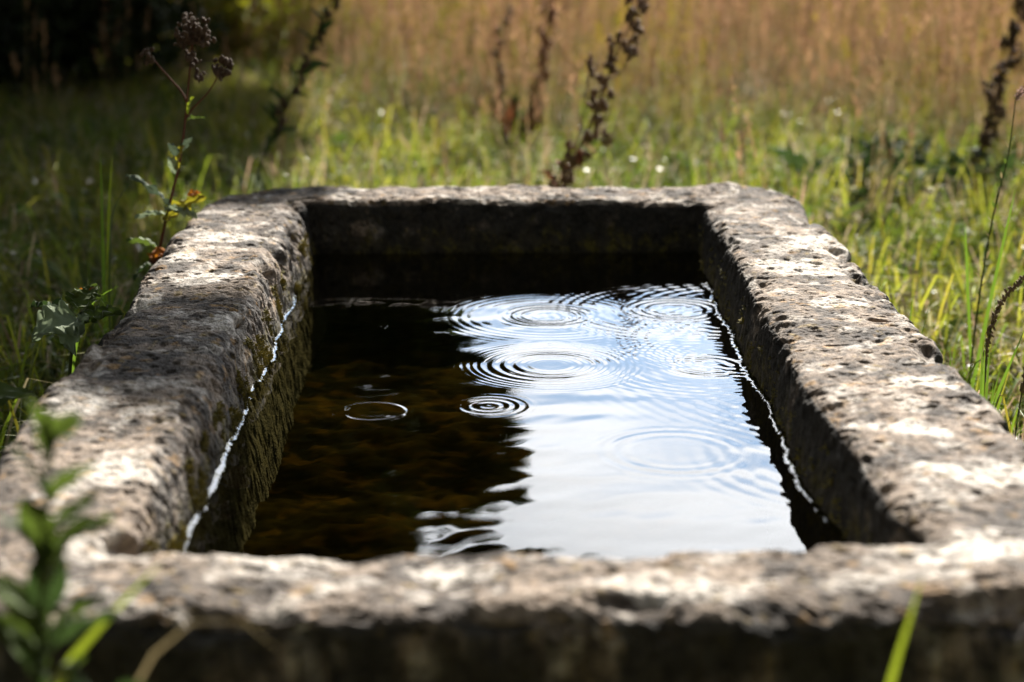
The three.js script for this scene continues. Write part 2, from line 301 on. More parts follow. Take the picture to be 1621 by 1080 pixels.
// ---------------------------------------------------------------- the water, with drop rings and a meniscus at the walls
{
  // x, z, radius, packet width, wavelength, height
  const rings = [[0.055, -0.085, 0.062, 0.036, 0.0175, 0.00030], [0.055, -0.085, 0.105, 0.025, 0.010, 0.00008], [0.061, -0.369, 0.052, 0.026, 0.015, 0.00030], [0.256, -0.407, 0.056, 0.034, 0.016, 0.00032],
    [-0.03, 0.111, 0.026, 0.026, 0.0135, 0.00018], [-0.173, 0.134, 0.038, 0.014, 0.017, 0.00046], [0.184, 0.299, 0.072, 0.030, 0.022, 0.00010], [0.262, -0.075, 0.040, 0.028, 0.019, 0.00034], [-0.184, -0.302, 0.006, 0.006, 0.010, 0.00022],
    [0.37, -0.407, 0.15, 0.07, 0.021, 0.00017], [0.37, -0.22, 0.17, 0.06, 0.018, 0.00015], [0.575, -0.085, 0.38, 0.10, 0.024, 0.00007], [0.256, -0.407, 0.16, 0.05, 0.017, 0.00013], [0.061, -0.369, 0.13, 0.04, 0.015, 0.00005],
    [0.262, -0.075, 0.12, 0.05, 0.016, 0.00006], [0.44, 0.30, 0.20, 0.08, 0.026, 0.00006]];
  const waves = []; { const r = rng(5); for (let i = 0; i < 9; i++) { const a = r() * 6.28, l = 0.035 + r() * 0.07; waves.push([Math.cos(a) / l * 6.28, Math.sin(a) / l * 6.28, r() * 6.28, l * 0.0007]); } }
  const height = (x, z, xl, xr) => {
    let h = 0;
    for (const [cx, cz, R, w, l, A] of rings) { const r = Math.hypot(x - cx, z - cz), d = r - R; if (Math.abs(d) < w * 2.2) h += A * Math.exp(-(d * d) / (w * w * 0.6)) * Math.cos(6.2832 * (d / l) * (1 + 1.6 * d)); }
    for (const [kx, kz, p, A] of waves) h += A * Math.cos(kx * x + kz * z + p) * (0.6 + 0.4 * N2(x * 3, z * 3));
    const dl = Math.max(0, x - xl), dr = Math.max(0, xr - x);
    return h + 0.0042 * (Math.exp(-dl / 0.0032) + Math.exp(-dr / 0.0032));
  };
  const offs = [0, 0.0005, 0.001, 0.0015, 0.002, 0.0026, 0.0033, 0.0042, 0.0053, 0.0067, 0.0085, 0.011], mid = 330, nz = 900, cols = offs.length * 2 + mid;
  const pos = new Float32Array((nz + 1) * cols * 3), nor = new Float32Array((nz + 1) * cols * 3), idx = [];
  for (let j = 0, a = 0; j <= nz; j++) {
    const z = lerp(-0.836, 0.836, j / nz), edgeAt = (s, zz) => innerWallX(s, WATER + 0.002, zz) + s * 0.0006;
    const xl = edgeAt(-1, z), xr = edgeAt(1, z);
    for (let i = 0; i < cols; i++, a++) {
      const x = i < offs.length ? xl + offs[i] : i >= cols - offs.length ? xr - offs[cols - 1 - i] : lerp(xl + 0.013, xr - 0.013, (i - offs.length) / (mid - 1));
      const e = 0.0004, h = height(x, z, xl, xr), gx = (height(x + e, z, xl, xr) - height(x - e, z, xl, xr)) / (2 * e), gz = (height(x, z + e, edgeAt(-1, z), xr) - height(x, z - e, xl, xr)) / (2 * e), l = Math.hypot(gx, 1, gz);
      pos.set([x, WATER + h, z], a * 3); nor.set([-gx / l, 1 / l, -gz / l], a * 3);
    }
  }
  for (let j = 0; j < nz; j++) for (let i = 0; i < cols - 1; i++) { const a = j * cols + i; idx.push(a, a + cols, a + 1, a + 1, a + cols, a + cols + 1); }
  const g = geom(pos, new Uint32Array(idx)); g.setAttribute('normal', new THREE.BufferAttribute(nor, 3));
  struct('water', g, new THREE.MeshPhysicalMaterial({ color: lin(0.58, 0.55, 0.36), roughness: 0, transmission: 1, thickness: 0, ior: 1.34, side: THREE.DoubleSide }));
}

// ---------------------------------------------------------------- meadow: grass that nobody could count
const inTrough = (x, z, m = 0.03) => Math.abs(x) < OX + m && Math.abs(z) < OZ + m;
function tuft(seed, blades, h0, h1, w0, w1, spread, lean, vary = 0.25) {
  const r = rng(seed), list = [];
  for (let b = 0; b < blades; b++) {
    const a = r() * 6.283, d = Math.sqrt(r()) * spread, x = Math.cos(a) * d, z = Math.sin(a) * d, h = lerp(h0, h1, r()), ln = (0.15 + r() * lean) * h, a2 = a + (r() - 0.5) * 2, bend = r() * r();
    const p2 = [x + Math.cos(a2) * ln, h * (1 - bend * 0.35), z + Math.sin(a2) * ln];
    const g = ribbon([[x, -0.01, z], [x + Math.cos(a2) * ln * 0.25, h * 0.5, z + Math.sin(a2) * ln * 0.25], p2, [x + Math.cos(a2) * ln * 1.5, h * (1 - bend * 0.7), z + Math.sin(a2) * ln * 1.5]], lerp(w0, w1, r()), V(-Math.sin(a2 + (r() - 0.5)), 0, Math.cos(a2 + (r() - 0.5))), 5, 0.2, (r() - 0.5) * 2);
    const k = 1 - vary + r() * vary * 2, y = r(), c = new Float32Array(g.attributes.position.count * 3);
    for (let i = 0; i < c.length; i += 3) { c[i] = k * (0.85 + y * 0.4); c[i + 1] = k; c[i + 2] = k * (0.8 + y * 0.3); }
    g.setAttribute('color', new THREE.BufferAttribute(c, 3)); list.push(g);
  }
  return mergeGeometries(list);
}
function dryTuft(seed, stems, h0, h1, spread) { // flowering grass: bare stems with loose panicles and a few dead blades
  const r = rng(seed), list = [];
  const paint = (g, c) => { const a = new Float32Array(g.attributes.position.count * 3); for (let i = 0; i < a.length; i += 3) a.set(c, i); g.setAttribute('color', new THREE.BufferAttribute(a, 3)); list.push(g); };
  for (let s = 0; s < stems; s++) {
    const a = r() * 6.283, d = Math.sqrt(r()) * spread, x = Math.cos(a) * d, z = Math.sin(a) * d, h = lerp(h0, h1, r()), lx = (r() - 0.5) * 0.3 * h, lz = (r() - 0.5) * 0.3 * h, k = 0.75 + r() * 0.5;
    const top = V(x + lx, h, z + lz), midp = V(x + lx * 0.35, h * 0.55, z + lz * 0.35);
    paint(ribbon([[x, -0.01, z], midp, top], 0.0022, V(r() - 0.5, 0, r() - 0.5), 5, 0.3), [k * 1.1, k, k * 0.8]);
    const n = 9 + Math.floor(r() * 7), len = h * (0.16 + r() * 0.12);
    for (let i = 0; i < n; i++) { const t = i / n, p = top.clone().lerp(midp, t * len / (h * 0.45)), b = r() * 6.283, o = V(Math.cos(b), 0.9 + r(), Math.sin(b)).normalize().multiplyScalar(0.012 + t * 0.022 * r() + 0.004);
      paint(ribbon([p, p.clone().addScaledVector(o, 0.6), p.clone().add(o)], 0.0035 + r() * 0.003, V(r() - 0.5, r() - 0.5, r() - 0.5), 2, 0.3), [k * 1.15, k * 0.86, k * 0.75]); }
    for (let b = 0; b < 2; b++) { const b2 = r() * 6.283, l = h * (0.3 + r() * 0.3); paint(ribbon([[x, 0, z], [x + Math.cos(b2) * l * 0.3, l * 0.7, z + Math.sin(b2) * l * 0.3], [x + Math.cos(b2) * l * 0.8, l * 0.8, z + Math.sin(b2) * l * 0.8]], 0.004 + r() * 0.003, V(-Math.sin(b2), 0, Math.cos(b2)), 4, 0.2), [k * 0.95, k * 0.95, k * 0.75]); }
  }
  return mergeGeometries(list);
}
function herb(seed, leaves, size) { // low rosette of broad leaves
  const r = rng(seed), list = [];
  for (let i = 0; i < leaves; i++) { const l = size * (0.6 + r() * 0.7), g = leaf(l, l * (0.45 + r() * 0.3), { teeth: 6, serr: 0.08, droop: 0.3, seed: seed + i, n: 6, m: 4 }); g.rotateX(-0.2 - r() * 1.0); g.rotateY(r() * 6.283); g.translate((r() - 0.5) * size, r() * size * 1.2, (r() - 0.5) * size);
    const k = 0.7 + r() * 0.6, c = new Float32Array(g.attributes.position.count * 3).fill(k); g.setAttribute('color', new THREE.BufferAttribute(c, 3)); list.push(g); }
  return mergeGeometries(list);
}
function scatter(name, label, category, geos, mat, spots) {
  const buckets = geos.map(() => []); spots.forEach((s, i) => buckets[i % geos.length].push(s));
  const g = new THREE.Group(); const m = new THREE.Matrix4(), q = new THREE.Quaternion(), e = new THREE.Euler(); void g;
  buckets.forEach((b, k) => {
    if (!b.length) return;
    const im = new THREE.InstancedMesh(geos[k], mat, b.length); im.name = numbered(name); im.userData = { kind: 'stuff', label, category };
    b.forEach(([x, y, z, s, turn, col, tx = 0, tz = 0], i) => { e.set(tx, turn, tz); q.setFromEuler(e); m.compose(V(x, y, z), q, V(s, s, s)); im.setMatrixAt(i, m); im.setColorAt(i, col); });
    im.castShadow = im.receiveShadow = true; scene.add(im);
  });
}
{
  const r = rng(2024), grass = leafMat(1, 1, 1, 0.58, true);
  const C = (a, b, t, k) => lin(lerp(a[0], b[0], t) * k, lerp(a[1], b[1], t) * k, lerp(a[2], b[2], t) * k);
  const GREEN = [0.105, 0.155, 0.013], YELLOW = [0.33, 0.325, 0.038], STRAW = [0.37, 0.30, 0.18], TAN = [0.34, 0.258, 0.178];
  const tall = (x, z) => sstep(-3.3, -5.9, z + 1.0 * N2(x * 0.5, z * 0.5 + 9) - 0.5 * x) * sstep(-1.5, -0.7, x + Math.max(0, -z - 6) * 0.4); // how far the dry tall grass has taken over
  // green sward
  let spots = [];
  for (let i = 0; i < 60000 && spots.length < 34000; i++) {
    const z = 2.2 - Math.pow(r(), 0.8) * 13, x = (r() - 0.5) * (5.5 + Math.max(0, -z) * 0.75), t = tall(x, z);
    if (inTrough(x, z) || r() < t * 0.75) continue;
    if (z > 1 && Math.abs(x) < 1.0 && r() < 0.5) continue;
    const y = sstep(-0.35, 0.5, fbm(x * 1.9, 2, z * 1.9, 4) * 1.3 + (r() - 0.5) * 0.5);
    if (fbm(x * 2.6 + 8, 6, z * 2.6, 2) < -0.28 && r() < 0.6) continue;
    spots.push([x, 0, z, (0.55 + r() * 0.6) * (z > 0.9 ? 0.75 : 1), r() * 6.28, r() < 0.16 ? C(STRAW, TAN, r(), 0.7 + r() * 0.5) : C(GREEN, YELLOW, y, 0.75 + r() * 0.5), (r() - 0.5) * 0.3, (r() - 0.5) * 0.3]);
  }
  for (let i = 0; i < 26000; i++) { // the meadow goes on to both sides
    const z = 4.5 - r() * 19, x = (r() - 0.5) * 24, half = (5.5 + Math.max(0, -z) * 0.75) / 2;
    if (Math.abs(x) < half || z > 2.2 && Math.abs(x) < 1.5) continue;
    spots.push([x, 0, z, 1.0 + r() * 0.6, r() * 6.28, r() < 0.16 ? C(STRAW, TAN, r(), 0.7 + r() * 0.5) : C(GREEN, YELLOW, r() * 0.7, 0.75 + r() * 0.5), (r() - 0.5) * 0.3, (r() - 0.5) * 0.3]);
  }
  scatter('meadow_grass', 'short green grass covering the meadow round the trough', 'grass', [tuft(1, 14, 0.07, 0.22, 0.003, 0.007, 0.05, 0.5, 0.4), tuft(2, 13, 0.05, 0.16, 0.004, 0.009, 0.05, 0.8, 0.4), tuft(3, 12, 0.08, 0.28, 0.003, 0.006, 0.04, 0.4, 0.4)], grass, spots);
  // tall dry grass
  spots = [];
  for (let i = 0; i < 40000 && spots.length < 9000; i++) {
    const z = -1.6 - Math.pow(r(), 0.75) * 14, x = (r() - 0.5) * (5 + Math.max(0, -z) * 0.8), t = tall(x, z);
    if (inTrough(x, z, 0.3) || r() > t * 0.92 + 0.02) continue;
    spots.push([x, 0, z, 0.65 + r() * 0.5, r() * 6.28, r() < 0.22 ? C(GREEN, YELLOW, r(), 1.0) : C(STRAW, TAN, r(), 0.45 + r() * 0.85), (r() - 0.5) * 0.25, (r() - 0.5) * 0.25]);
  }
  scatter('dry_grass', 'tall tan flowering grass standing at the back of the meadow', 'grass', [dryTuft(21, 9, 0.32, 0.72, 0.09), dryTuft(22, 8, 0.36, 0.78, 0.1), dryTuft(23, 10, 0.28, 0.62, 0.09)], leafMat(1, 1, 1, 0.35, true), spots);
  // pale glossy flakes, added to stand in for sun glints on the blades
  spots = [];
  for (let i = 0; i < 20000 && spots.length < 9000; i++) {
    const z = 0.6 - Math.pow(r(), 0.8) * 9, x = (r() - 0.5) * (3.6 + Math.max(0, -z) * 0.7);
    if (inTrough(x, z, 0.05)) continue;
    const k = 0.6 + r() * 0.7; spots.push([x, 0.04 + r() * 0.16, z, 0.5 + r() * 0.9, r() * 6.28, lin(0.40 * k, 0.35 * k, 0.27 * k), r() * 6, r() * 6]);
  }
  scatter('glint_flake', 'added pale glossy flakes standing in for glints on the meadow grass', 'dry grass', [leaf(0.022, 0.009, { n: 4, m: 2, seed: 7, crumple: 0.2 }), leaf(0.03, 0.006, { n: 4, m: 2, seed: 8, crumple: 0.2 })], new THREE.MeshStandardMaterial({ color: lin(1, 1, 1), roughness: 0.34, side: THREE.DoubleSide }), spots);
  // low broad-leaved herbs between the grass
  spots = [];
  for (let i = 0; i < 12000 && spots.length < 4200; i++) {
    const z = 1.4 - r() * 7.5, x = (r() - 0.5) * (3.5 + Math.max(0, -z) * 0.7);
    if (inTrough(x, z, 0.05) || (x > -0.4 && r() < 0.35) || N2(x * 1.3 + 40, z * 1.3) < -0.2) continue;
    spots.push([x, 0, z, 0.6 + r() * 0.7, r() * 6.28, C([0.06, 0.11, 0.02], [0.13, 0.17, 0.03], r(), 0.8 + r() * 0.4)]);
  }
  scatter('meadow_herb', 'low broad-leaved herbs growing between the grass', 'herbs', [herb(51, 9, 0.07), herb(52, 8, 0.09), herb(53, 11, 0.06)], leafMat(1, 1, 1, 0.4, true), spots);
}

// ---------------------------------------------------------------- tree and thicket at the back on the left
function leafCluster(seed, n, size) {
  const r = rng(seed), list = [];
  for (let i = 0; i < n; i++) { const l = size * (0.7 + r() * 0.6), g = leaf(l, l * 0.55, { teeth: 3, serr: 0.03, droop: 0.2, crumple: 0.05, seed: seed + i, n: 4, m: 2 }); g.rotateX((r() - 0.5) * 2.4); g.rotateY(r() * 6.283); g.translate((r() - 0.5) * size * 2.4, (r() - 0.5) * size * 2.4, (r() - 0.5) * size * 2.4); list.push(g); }
  return mergeGeometries(list);
}
function crown(parent, blobs, per, cluster, mat, seed, c0, c1) {
  const r = rng(seed), total = blobs.length * per, im = new THREE.InstancedMesh(cluster, mat, total), m = new THREE.Matrix4(), q = new THREE.Quaternion(), e = new THREE.Euler();
  let i = 0;
  for (const [bx, by, bz, br] of blobs) for (let k = 0; k < per; k++) {
    const u = r() * 2 - 1, a = r() * 6.283, d = br * Math.pow(r(), 0.45), s = Math.sqrt(1 - u * u);
    e.set(r() * 6, r() * 6, r() * 6); q.setFromEuler(e); const sc = 0.7 + r() * 0.7;
    m.compose(V(bx + d * s * Math.cos(a), by + d * u * 0.75, bz + d * s * Math.sin(a)), q, V(sc, sc, sc)); im.setMatrixAt(i, m);
    const t = r(), k2 = 0.7 + r() * 0.6; im.setColorAt(i++, lin(lerp(c0[0], c1[0], t) * k2, lerp(c0[1], c1[1], t) * k2, lerp(c0[2], c1[2], t) * k2));
  }
  im.name = 'crown'; im.userData.kind = 'stuff'; im.castShadow = im.receiveShadow = true; parent.add(im);
}
{
  const bark = solid(0.09, 0.07, 0.05), lm = leafMat(1, 1, 1, 0.42);
  { // the tree
    const base = [-3.3, 0, -7.2], t = thing('broadleaf_tree', 'large leafy tree behind the shrubs, its crown mirrored dark in the water', 'tree', base), r = rng(900);
    part('trunk', stem([[0, -0.1, 0], [0.05, 1.2, 0.05], [0.2, 2.6, 0.1], [0.35, 4.2, 0.2], [0.3, 6.0, 0.2]], 0.22, 0.06, 30, 10), bark, t);
    const blobs = [];
    const add = (x, y, z, s) => blobs.push([x - base[0], y, z - base[2], s]);
    // world places of the foliage clumps; the right flank reaches out over the meadow
    for (let i = 0; i < 46; i++) { const a = r() * 6.283, u = r() * 2 - 1, d = Math.pow(r(), 0.4), s = Math.sqrt(1 - u * u); add(-3.1 + 2.3 * d * s * Math.cos(a), 4.0 + 2.4 * d * u, -6.6 + 2.2 * d * s * Math.sin(a), 0.45 + r() * 0.35); }
    for (let i = 0; i < 70; i++) { const y = 1.35 + r() * 1.9, z = -5.7 - r() * 1.8; add(-0.55 - r() * 3.2, y, z, 0.3 + r() * 0.25); }
    for (let i = 0; i < 14; i++) add(-0.65 + r() * 0.95, 3.2 + r() * 0.75, -5.8 - r() * 0.3, 0.2 + r() * 0.1);
    for (const [x, y, s] of [[0.3, 3.2, 0.17], [0.5, 3.4, 0.16], [0.35, 3.6, 0.18], [0.58, 3.68, 0.12], [0.15, 3.3, 0.18], [0.1, 3.05, 0.12], [0.45, 3.12, 0.12]]) add(x, y, -6, s);
    for (let i = 0; i < 60; i++) add(-1.9 + r() * 2.0, 3.35 + r() * 2.0, -5.6 - r() * 1.2, 0.28 + r() * 0.15);
    for (const [x, y, z, s] of [[-0.5, 1.6, -6.1, 0.28], [-0.35, 1.85, -6.0, 0.24], [-0.25, 2.1, -6.2, 0.26], [-0.1, 2.35, -6.1, 0.2], [-0.2, 2.6, -6.2, 0.2], [0.02, 2.5, -6.1, 0.12], [-0.05, 2.2, -6.3, 0.14], [-0.12, 2.98, -6.1, 0.13], [-0.35, 3.1, -6.2, 0.12], [-0.75, 2.9, -6.1, 0.3], [-0.95, 3.4, -6.2, 0.3],
      [-0.4, 4.3, -6.0, 0.4], [0.0, 4.4, -6.0, 0.4], [0.4, 4.5, -6.0, 0.34], [0.5, 4.75, -6.0, 0.18], [0.40, 4.1, -6.0, 0.2], [0.97, 4.70, -6.0, 0.12], [1.12, 4.78, -6.0, 0.07], [0.72, 3.9, -6.0, 0.12], [0.5, 5.0, -6.1, 0.34], [-0.9, 4.8, -6.1, 0.5], [-0.3, 5.3, -6.0, 0.45], [0.2, 5.5, -6.6, 0.4], [0.55, 3.75, -6.0, 0.16], [0.1, 3.8, -6.0, 0.3], [-0.5, 3.75, -6.0, 0.35], [-1.5, 5.6, -6.2, 0.6], [-2, 5, -5.6, 0.6], [-1.4, 4.2, -5.6, 0.5]]) add(x, y, z, s);
    crown(t, blobs, 240, leafCluster(61, 7, 0.055), lm, 901, [0.035, 0.06, 0.012], [0.075, 0.105, 0.02]);
    for (const b of blobs.filter((_, i) => i % 5 === 0 || i >= 197)) { const y0 = Math.min(4.6, Math.max(1.6, b[1] - 0.5)); part('limb', stem([[0.2, y0, 0.1], [b[0] * 0.45 + 0.1, lerp(y0, b[1], 0.6), b[2] * 0.45], [b[0], b[1], b[2]]], 0.045, 0.008, 10, 5), bark, t); }
  }
  { // tree added out of view so its crown keeps the sky off the left
    const t = thing('broadleaf_tree', 'added leafy tree left of the trough, out of view, keeping the sky off that side', 'tree', [-3.9, 0, -1.6]), r = rng(980), blobs = [];
    part('trunk', stem([[0, -0.1, 0], [0.05, 1.1, 0.05], [0.1, 2.4, 0], [0.1, 4.6, 0.1]], 0.17, 0.05, 24, 9), bark, t);
    for (let i = 0; i < 95; i++) { const a = r() * 6.283, u = r() * 2 - 1, d = Math.pow(r(), 0.4), s = Math.sqrt(1 - u * u); blobs.push([0.1 + 2.1 * d * s * Math.cos(a), 3.0 + 2.3 * d * u, 2.8 * d * s * Math.sin(a), 0.45 + r() * 0.3]); }
    crown(t, blobs, 150, leafCluster(171, 7, 0.065), lm, 981, [0.03, 0.05, 0.012], [0.06, 0.09, 0.02]);
    for (let i = 0; i < 9; i++) { const b = blobs[i * 9]; part('limb', stem([[0.07, 1.3 + i * 0.3, 0], [b[0] * 0.5, lerp(1.4 + i * 0.3, b[1], 0.6), b[2] * 0.5], [b[0], b[1], b[2]]], 0.045, 0.01, 8, 5), bark, t); }
  }
  // unseen trees added behind the camera to keep sky off the near face
  [[-4.2, 6.4, 'added unseen tree left of two others behind the camera'], [0.3, 7.0, 'middle one of three added unseen trees behind the camera'], [4.8, 6.6, 'added unseen tree right of two others behind the camera']].forEach(([bx, bz, label], k) => {
    const t = thing('broadleaf_tree', label, 'tree', [bx, 0, bz], 'added unseen trees behind the camera'), r = rng(960 + k), blobs = [];
    part('trunk', stem([[0, -0.1, 0], [0.05, 1.5, 0.05], [-0.1, 3.2, 0], [0, 5.6, 0.1]], 0.2, 0.05, 24, 9), bark, t);
    for (let i = 0; i < 80; i++) { const a = r() * 6.283, u = r() * 2 - 1, d = Math.pow(r(), 0.4), s = Math.sqrt(1 - u * u); blobs.push([2.5 * d * s * Math.cos(a), 3.6 + 3.3 * d * u, 1.6 * d * s * Math.sin(a), 0.55 + r() * 0.35]); }
    crown(t, blobs, 130, leafCluster(161 + k, 7, 0.08), lm, 961 + k, [0.03, 0.05, 0.012], [0.06, 0.09, 0.02]);
    for (let i = 0; i < 8; i++) { const b = blobs[i * 9]; part('limb', stem([[0, 1.8 + i * 0.35, 0], [b[0] * 0.5, lerp(2 + i * 0.3, b[1], 0.6), b[2] * 0.5], [b[0], b[1], b[2]]], 0.05, 0.01, 8, 5), bark, t); }
  });
  const shrub = (label, base, spread, h, n, per, c0, c1, seed, size = 0.045) => {
    const t = thing('shrub', label, 'shrub', base, 'shrubs along the shaded edge of the meadow'), r = rng(seed), blobs = [];
    for (let i = 0; i < n; i++) { const a = r() * 6.283, d = Math.sqrt(r()) * spread, y = 0.12 + r() * h; blobs.push([Math.cos(a) * d, y, Math.sin(a) * d, 0.16 + r() * 0.22]); }
    for (let i = 0; i < 7; i++) { const a = r() * 6.283, d = spread * (0.4 + r() * 0.5); part('branch', stem([[(r() - 0.5) * 0.2, -0.05, (r() - 0.5) * 0.2], [Math.cos(a) * d * 0.4, h * 0.45, Math.sin(a) * d * 0.4], [Math.cos(a) * d, h * (0.8 + r() * 0.3), Math.sin(a) * d]], 0.018, 0.005, 10, 5), bark, t); }
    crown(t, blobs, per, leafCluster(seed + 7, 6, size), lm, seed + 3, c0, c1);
  };
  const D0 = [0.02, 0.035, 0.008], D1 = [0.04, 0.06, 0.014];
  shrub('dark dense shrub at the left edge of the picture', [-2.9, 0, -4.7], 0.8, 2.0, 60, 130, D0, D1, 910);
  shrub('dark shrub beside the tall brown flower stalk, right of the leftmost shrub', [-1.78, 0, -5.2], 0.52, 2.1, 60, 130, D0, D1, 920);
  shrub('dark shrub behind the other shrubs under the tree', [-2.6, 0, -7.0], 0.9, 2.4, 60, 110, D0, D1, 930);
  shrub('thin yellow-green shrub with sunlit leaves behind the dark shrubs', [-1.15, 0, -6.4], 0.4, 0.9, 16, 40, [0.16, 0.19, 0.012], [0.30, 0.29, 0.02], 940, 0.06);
}

// ---------------------------------------------------------------- single plants
const M = { dryStem: solid(0.20, 0.125, 0.075), dryHead: solid(0.085, 0.052, 0.032), seed: leafMat(0.24, 0.15, 0.095, 0.4), redStem: solid(0.13, 0.045, 0.025), greenStem: solid(0.07, 0.09, 0.025), green: leafMat(0.08, 0.12, 0.018), yellow: leafMat(0.30, 0.27, 0.02, 0.5), orange: leafMat(0.42, 0.15, 0.015, 0.4), pale: leafMat(0.26, 0.32, 0.20, 0.3), blade: leafMat(0.13, 0.22, 0.02, 0.5), lime: leafMat(0.24, 0.30, 0.02, 0.5), straw: leafMat(0.36, 0.28, 0.14, 0.3), rust: leafMat(0.20, 0.07, 0.03, 0.3), pink: leafMat(0.42, 0.28, 0.24, 0.3), dark: leafMat(0.045, 0.08, 0.02, 0.35), grey: leafMat(0.08, 0.11, 0.065, 0.3) };
const at = (o, p) => [p[0] - o.position.x, p[1] - o.position.y, p[2] - o.position.z];
// a head of small dry fruits: little pointed bodies held round a point
function head(center, radius, n, seed, size = 0.006, tallness = 1) {
  const r = rng(seed), list = [];
  for (let i = 0; i < n; i++) {
    const a = r() * 6.283, u = r() * 2 - 1, d = radius * Math.pow(r(), 0.5), s = Math.sqrt(1 - u * u), p = V(center[0] + d * s * Math.cos(a), center[1] + d * u * tallness, center[2] + d * s * Math.sin(a)), k = size * (0.6 + r() * 0.8);
    const g = new THREE.SphereGeometry(k, 6, 5); g.scale(0.75, 1.3, 0.75); g.rotateX((r() - 0.5) * 2); g.rotateZ((r() - 0.5) * 2); g.translate(p.x, p.y, p.z); g.deleteAttribute('uv'); list.push(g);
    const st = stem([[center[0], center[1] - radius * tallness * 0.9, center[2]], p], 0.0006, 0.0005, 3, 3); list.push(st);
  }
  return mergeGeometries(list);
}
function addLeaf(o, p, dir, geo, mat, roll = 0, name = 'leaf', label) { const m = part(name, geo, mat, o); place(m, at(o, p), dir, roll); if (label) m.userData.label = label; return m; }

{ // the brown flower stalk left of the trough
  const o = thing('flower_stalk', 'tall brown stalk with dried flower heads and yellow leaves at the left rim', 'wild plant', [-0.60, 0, -0.62]);
  part('stem', stem([[-0.60, -0.02, -0.62], [-0.592, 0.2, -0.62], [-0.569, 0.344, -0.62], [-0.554, 0.407, -0.62], [-0.537, 0.469, -0.62], [-0.523, 0.52, -0.62], [-0.51, 0.591, -0.62], [-0.502, 0.651, -0.62], [-0.495, 0.70, -0.62], [-0.488, 0.745, -0.62]].map((p) => at(o, p)), 0.0038, 0.0014, 50, 7), M.redStem, o);
  for (const pts of [[[-0.506, 0.615, -0.62], [-0.511, 0.631, -0.62], [-0.538, 0.666, -0.615], [-0.558, 0.693, -0.61]], [[-0.511, 0.588, -0.62], [-0.502, 0.604, -0.622], [-0.471, 0.636, -0.625], [-0.453, 0.666, -0.63]]]) part('branch', stem(pts.map((p) => at(o, p)), 0.0019, 0.0011, 14, 6), M.redStem, o);
  [[[-0.492, 0.735, -0.62], 0.028, 46], [[-0.478, 0.722, -0.625], 0.02, 24], [[-0.508, 0.718, -0.615], 0.018, 18], [[-0.494, 0.688, -0.62], 0.014, 16], [[-0.486, 0.66, -0.622], 0.012, 9], [[-0.451, 0.672, -0.63], 0.019, 30], [[-0.56, 0.694, -0.61], 0.015, 12]].forEach(([c, rad, n], i) => part('flower_head', head(at(o, c), rad, n, 400 + i, 0.0042), M.dryHead, o));
  addLeaf(o, [-0.55, 0.43, -0.615], [0.6, 0.55, 0.12], leaf(0.075, 0.03, { teeth: 7, serr: 0.2, droop: 0.25, crumple: 0.14, seed: 3 }), M.yellow, 0.7, 'leaf', 'bright yellow-green toothed leaf');
  addLeaf(o, [-0.51, 0.472, -0.608], [0.6, 0.22, 0.1], leaf(0.022, 0.014, { teeth: 4, serr: 0.2, crumple: 0.15, seed: 4 }), M.orange, 0.6, 'leaf', 'small orange leaf tip');
  addLeaf(o, [-0.548, 0.45, -0.61], [0.7, 0.02, 0.2], leaf(0.055, 0.012, { teeth: 9, serr: 0.3, crumple: 0.2, seed: 5 }), M.pale, 0.2);
  addLeaf(o, [-0.575, 0.372, -0.60], [0.75, 0.3, 0.3], leaf(0.062, 0.03, { teeth: 5, serr: 0.25, droop: 0.2, crumple: 0.2, seed: 6 }), M.orange, 0.5, 'leaf', 'withered orange leaf touching the rim');
  addLeaf(o, [-0.572, 0.37, -0.60], [0.5, -0.35, 0.4], leaf(0.05, 0.028, { teeth: 5, serr: 0.25, crumple: 0.25, seed: 7 }), M.rust, -0.6, 'leaf', 'shrivelled brown leaf');
  for (const [p, d, l, w, mt, rl] of [[[-0.526, 0.51, -0.62], [0.1, 0.7, 0.2], 0.045, 0.018, M.yellow, 1.2], [[-0.522, 0.53, -0.62], [-0.3, 0.6, 0.3], 0.035, 0.014, M.grey, 0.8], [[-0.519, 0.54, -0.62], [0.4, 0.6, 0.1], 0.032, 0.012, M.grey, -0.8], [[-0.53, 0.505, -0.62], [-0.1, 0.8, 0.4], 0.038, 0.016, M.pale, 0], [[-0.54, 0.455, -0.62], [-0.7, 0.75, 0.2], 0.085, 0.011, M.grey, 0.5], [[-0.548, 0.44, -0.62], [-0.8, 0.1, 0.3], 0.05, 0.009, M.pale, 0.4], [[-0.565, 0.385, -0.62], [-0.7, 0.35, 0.2], 0.05, 0.02, M.green, 0.5], [[-0.57, 0.36, -0.62], [-0.5, -0.2, 0.5], 0.05, 0.02, M.dark, 0.5], [[-0.505, 0.60, -0.62], [0.15, 0.9, 0.1], 0.03, 0.008, M.lime, 0.4], [[-0.507, 0.592, -0.62], [0.8, 0.2, 0.2], 0.03, 0.007, M.green, 0.4]]) addLeaf(o, p, d, leaf(l, w, { teeth: 6, serr: 0.16, droop: 0.15, crumple: 0.12, seed: l * 900 }), mt, rl);
}
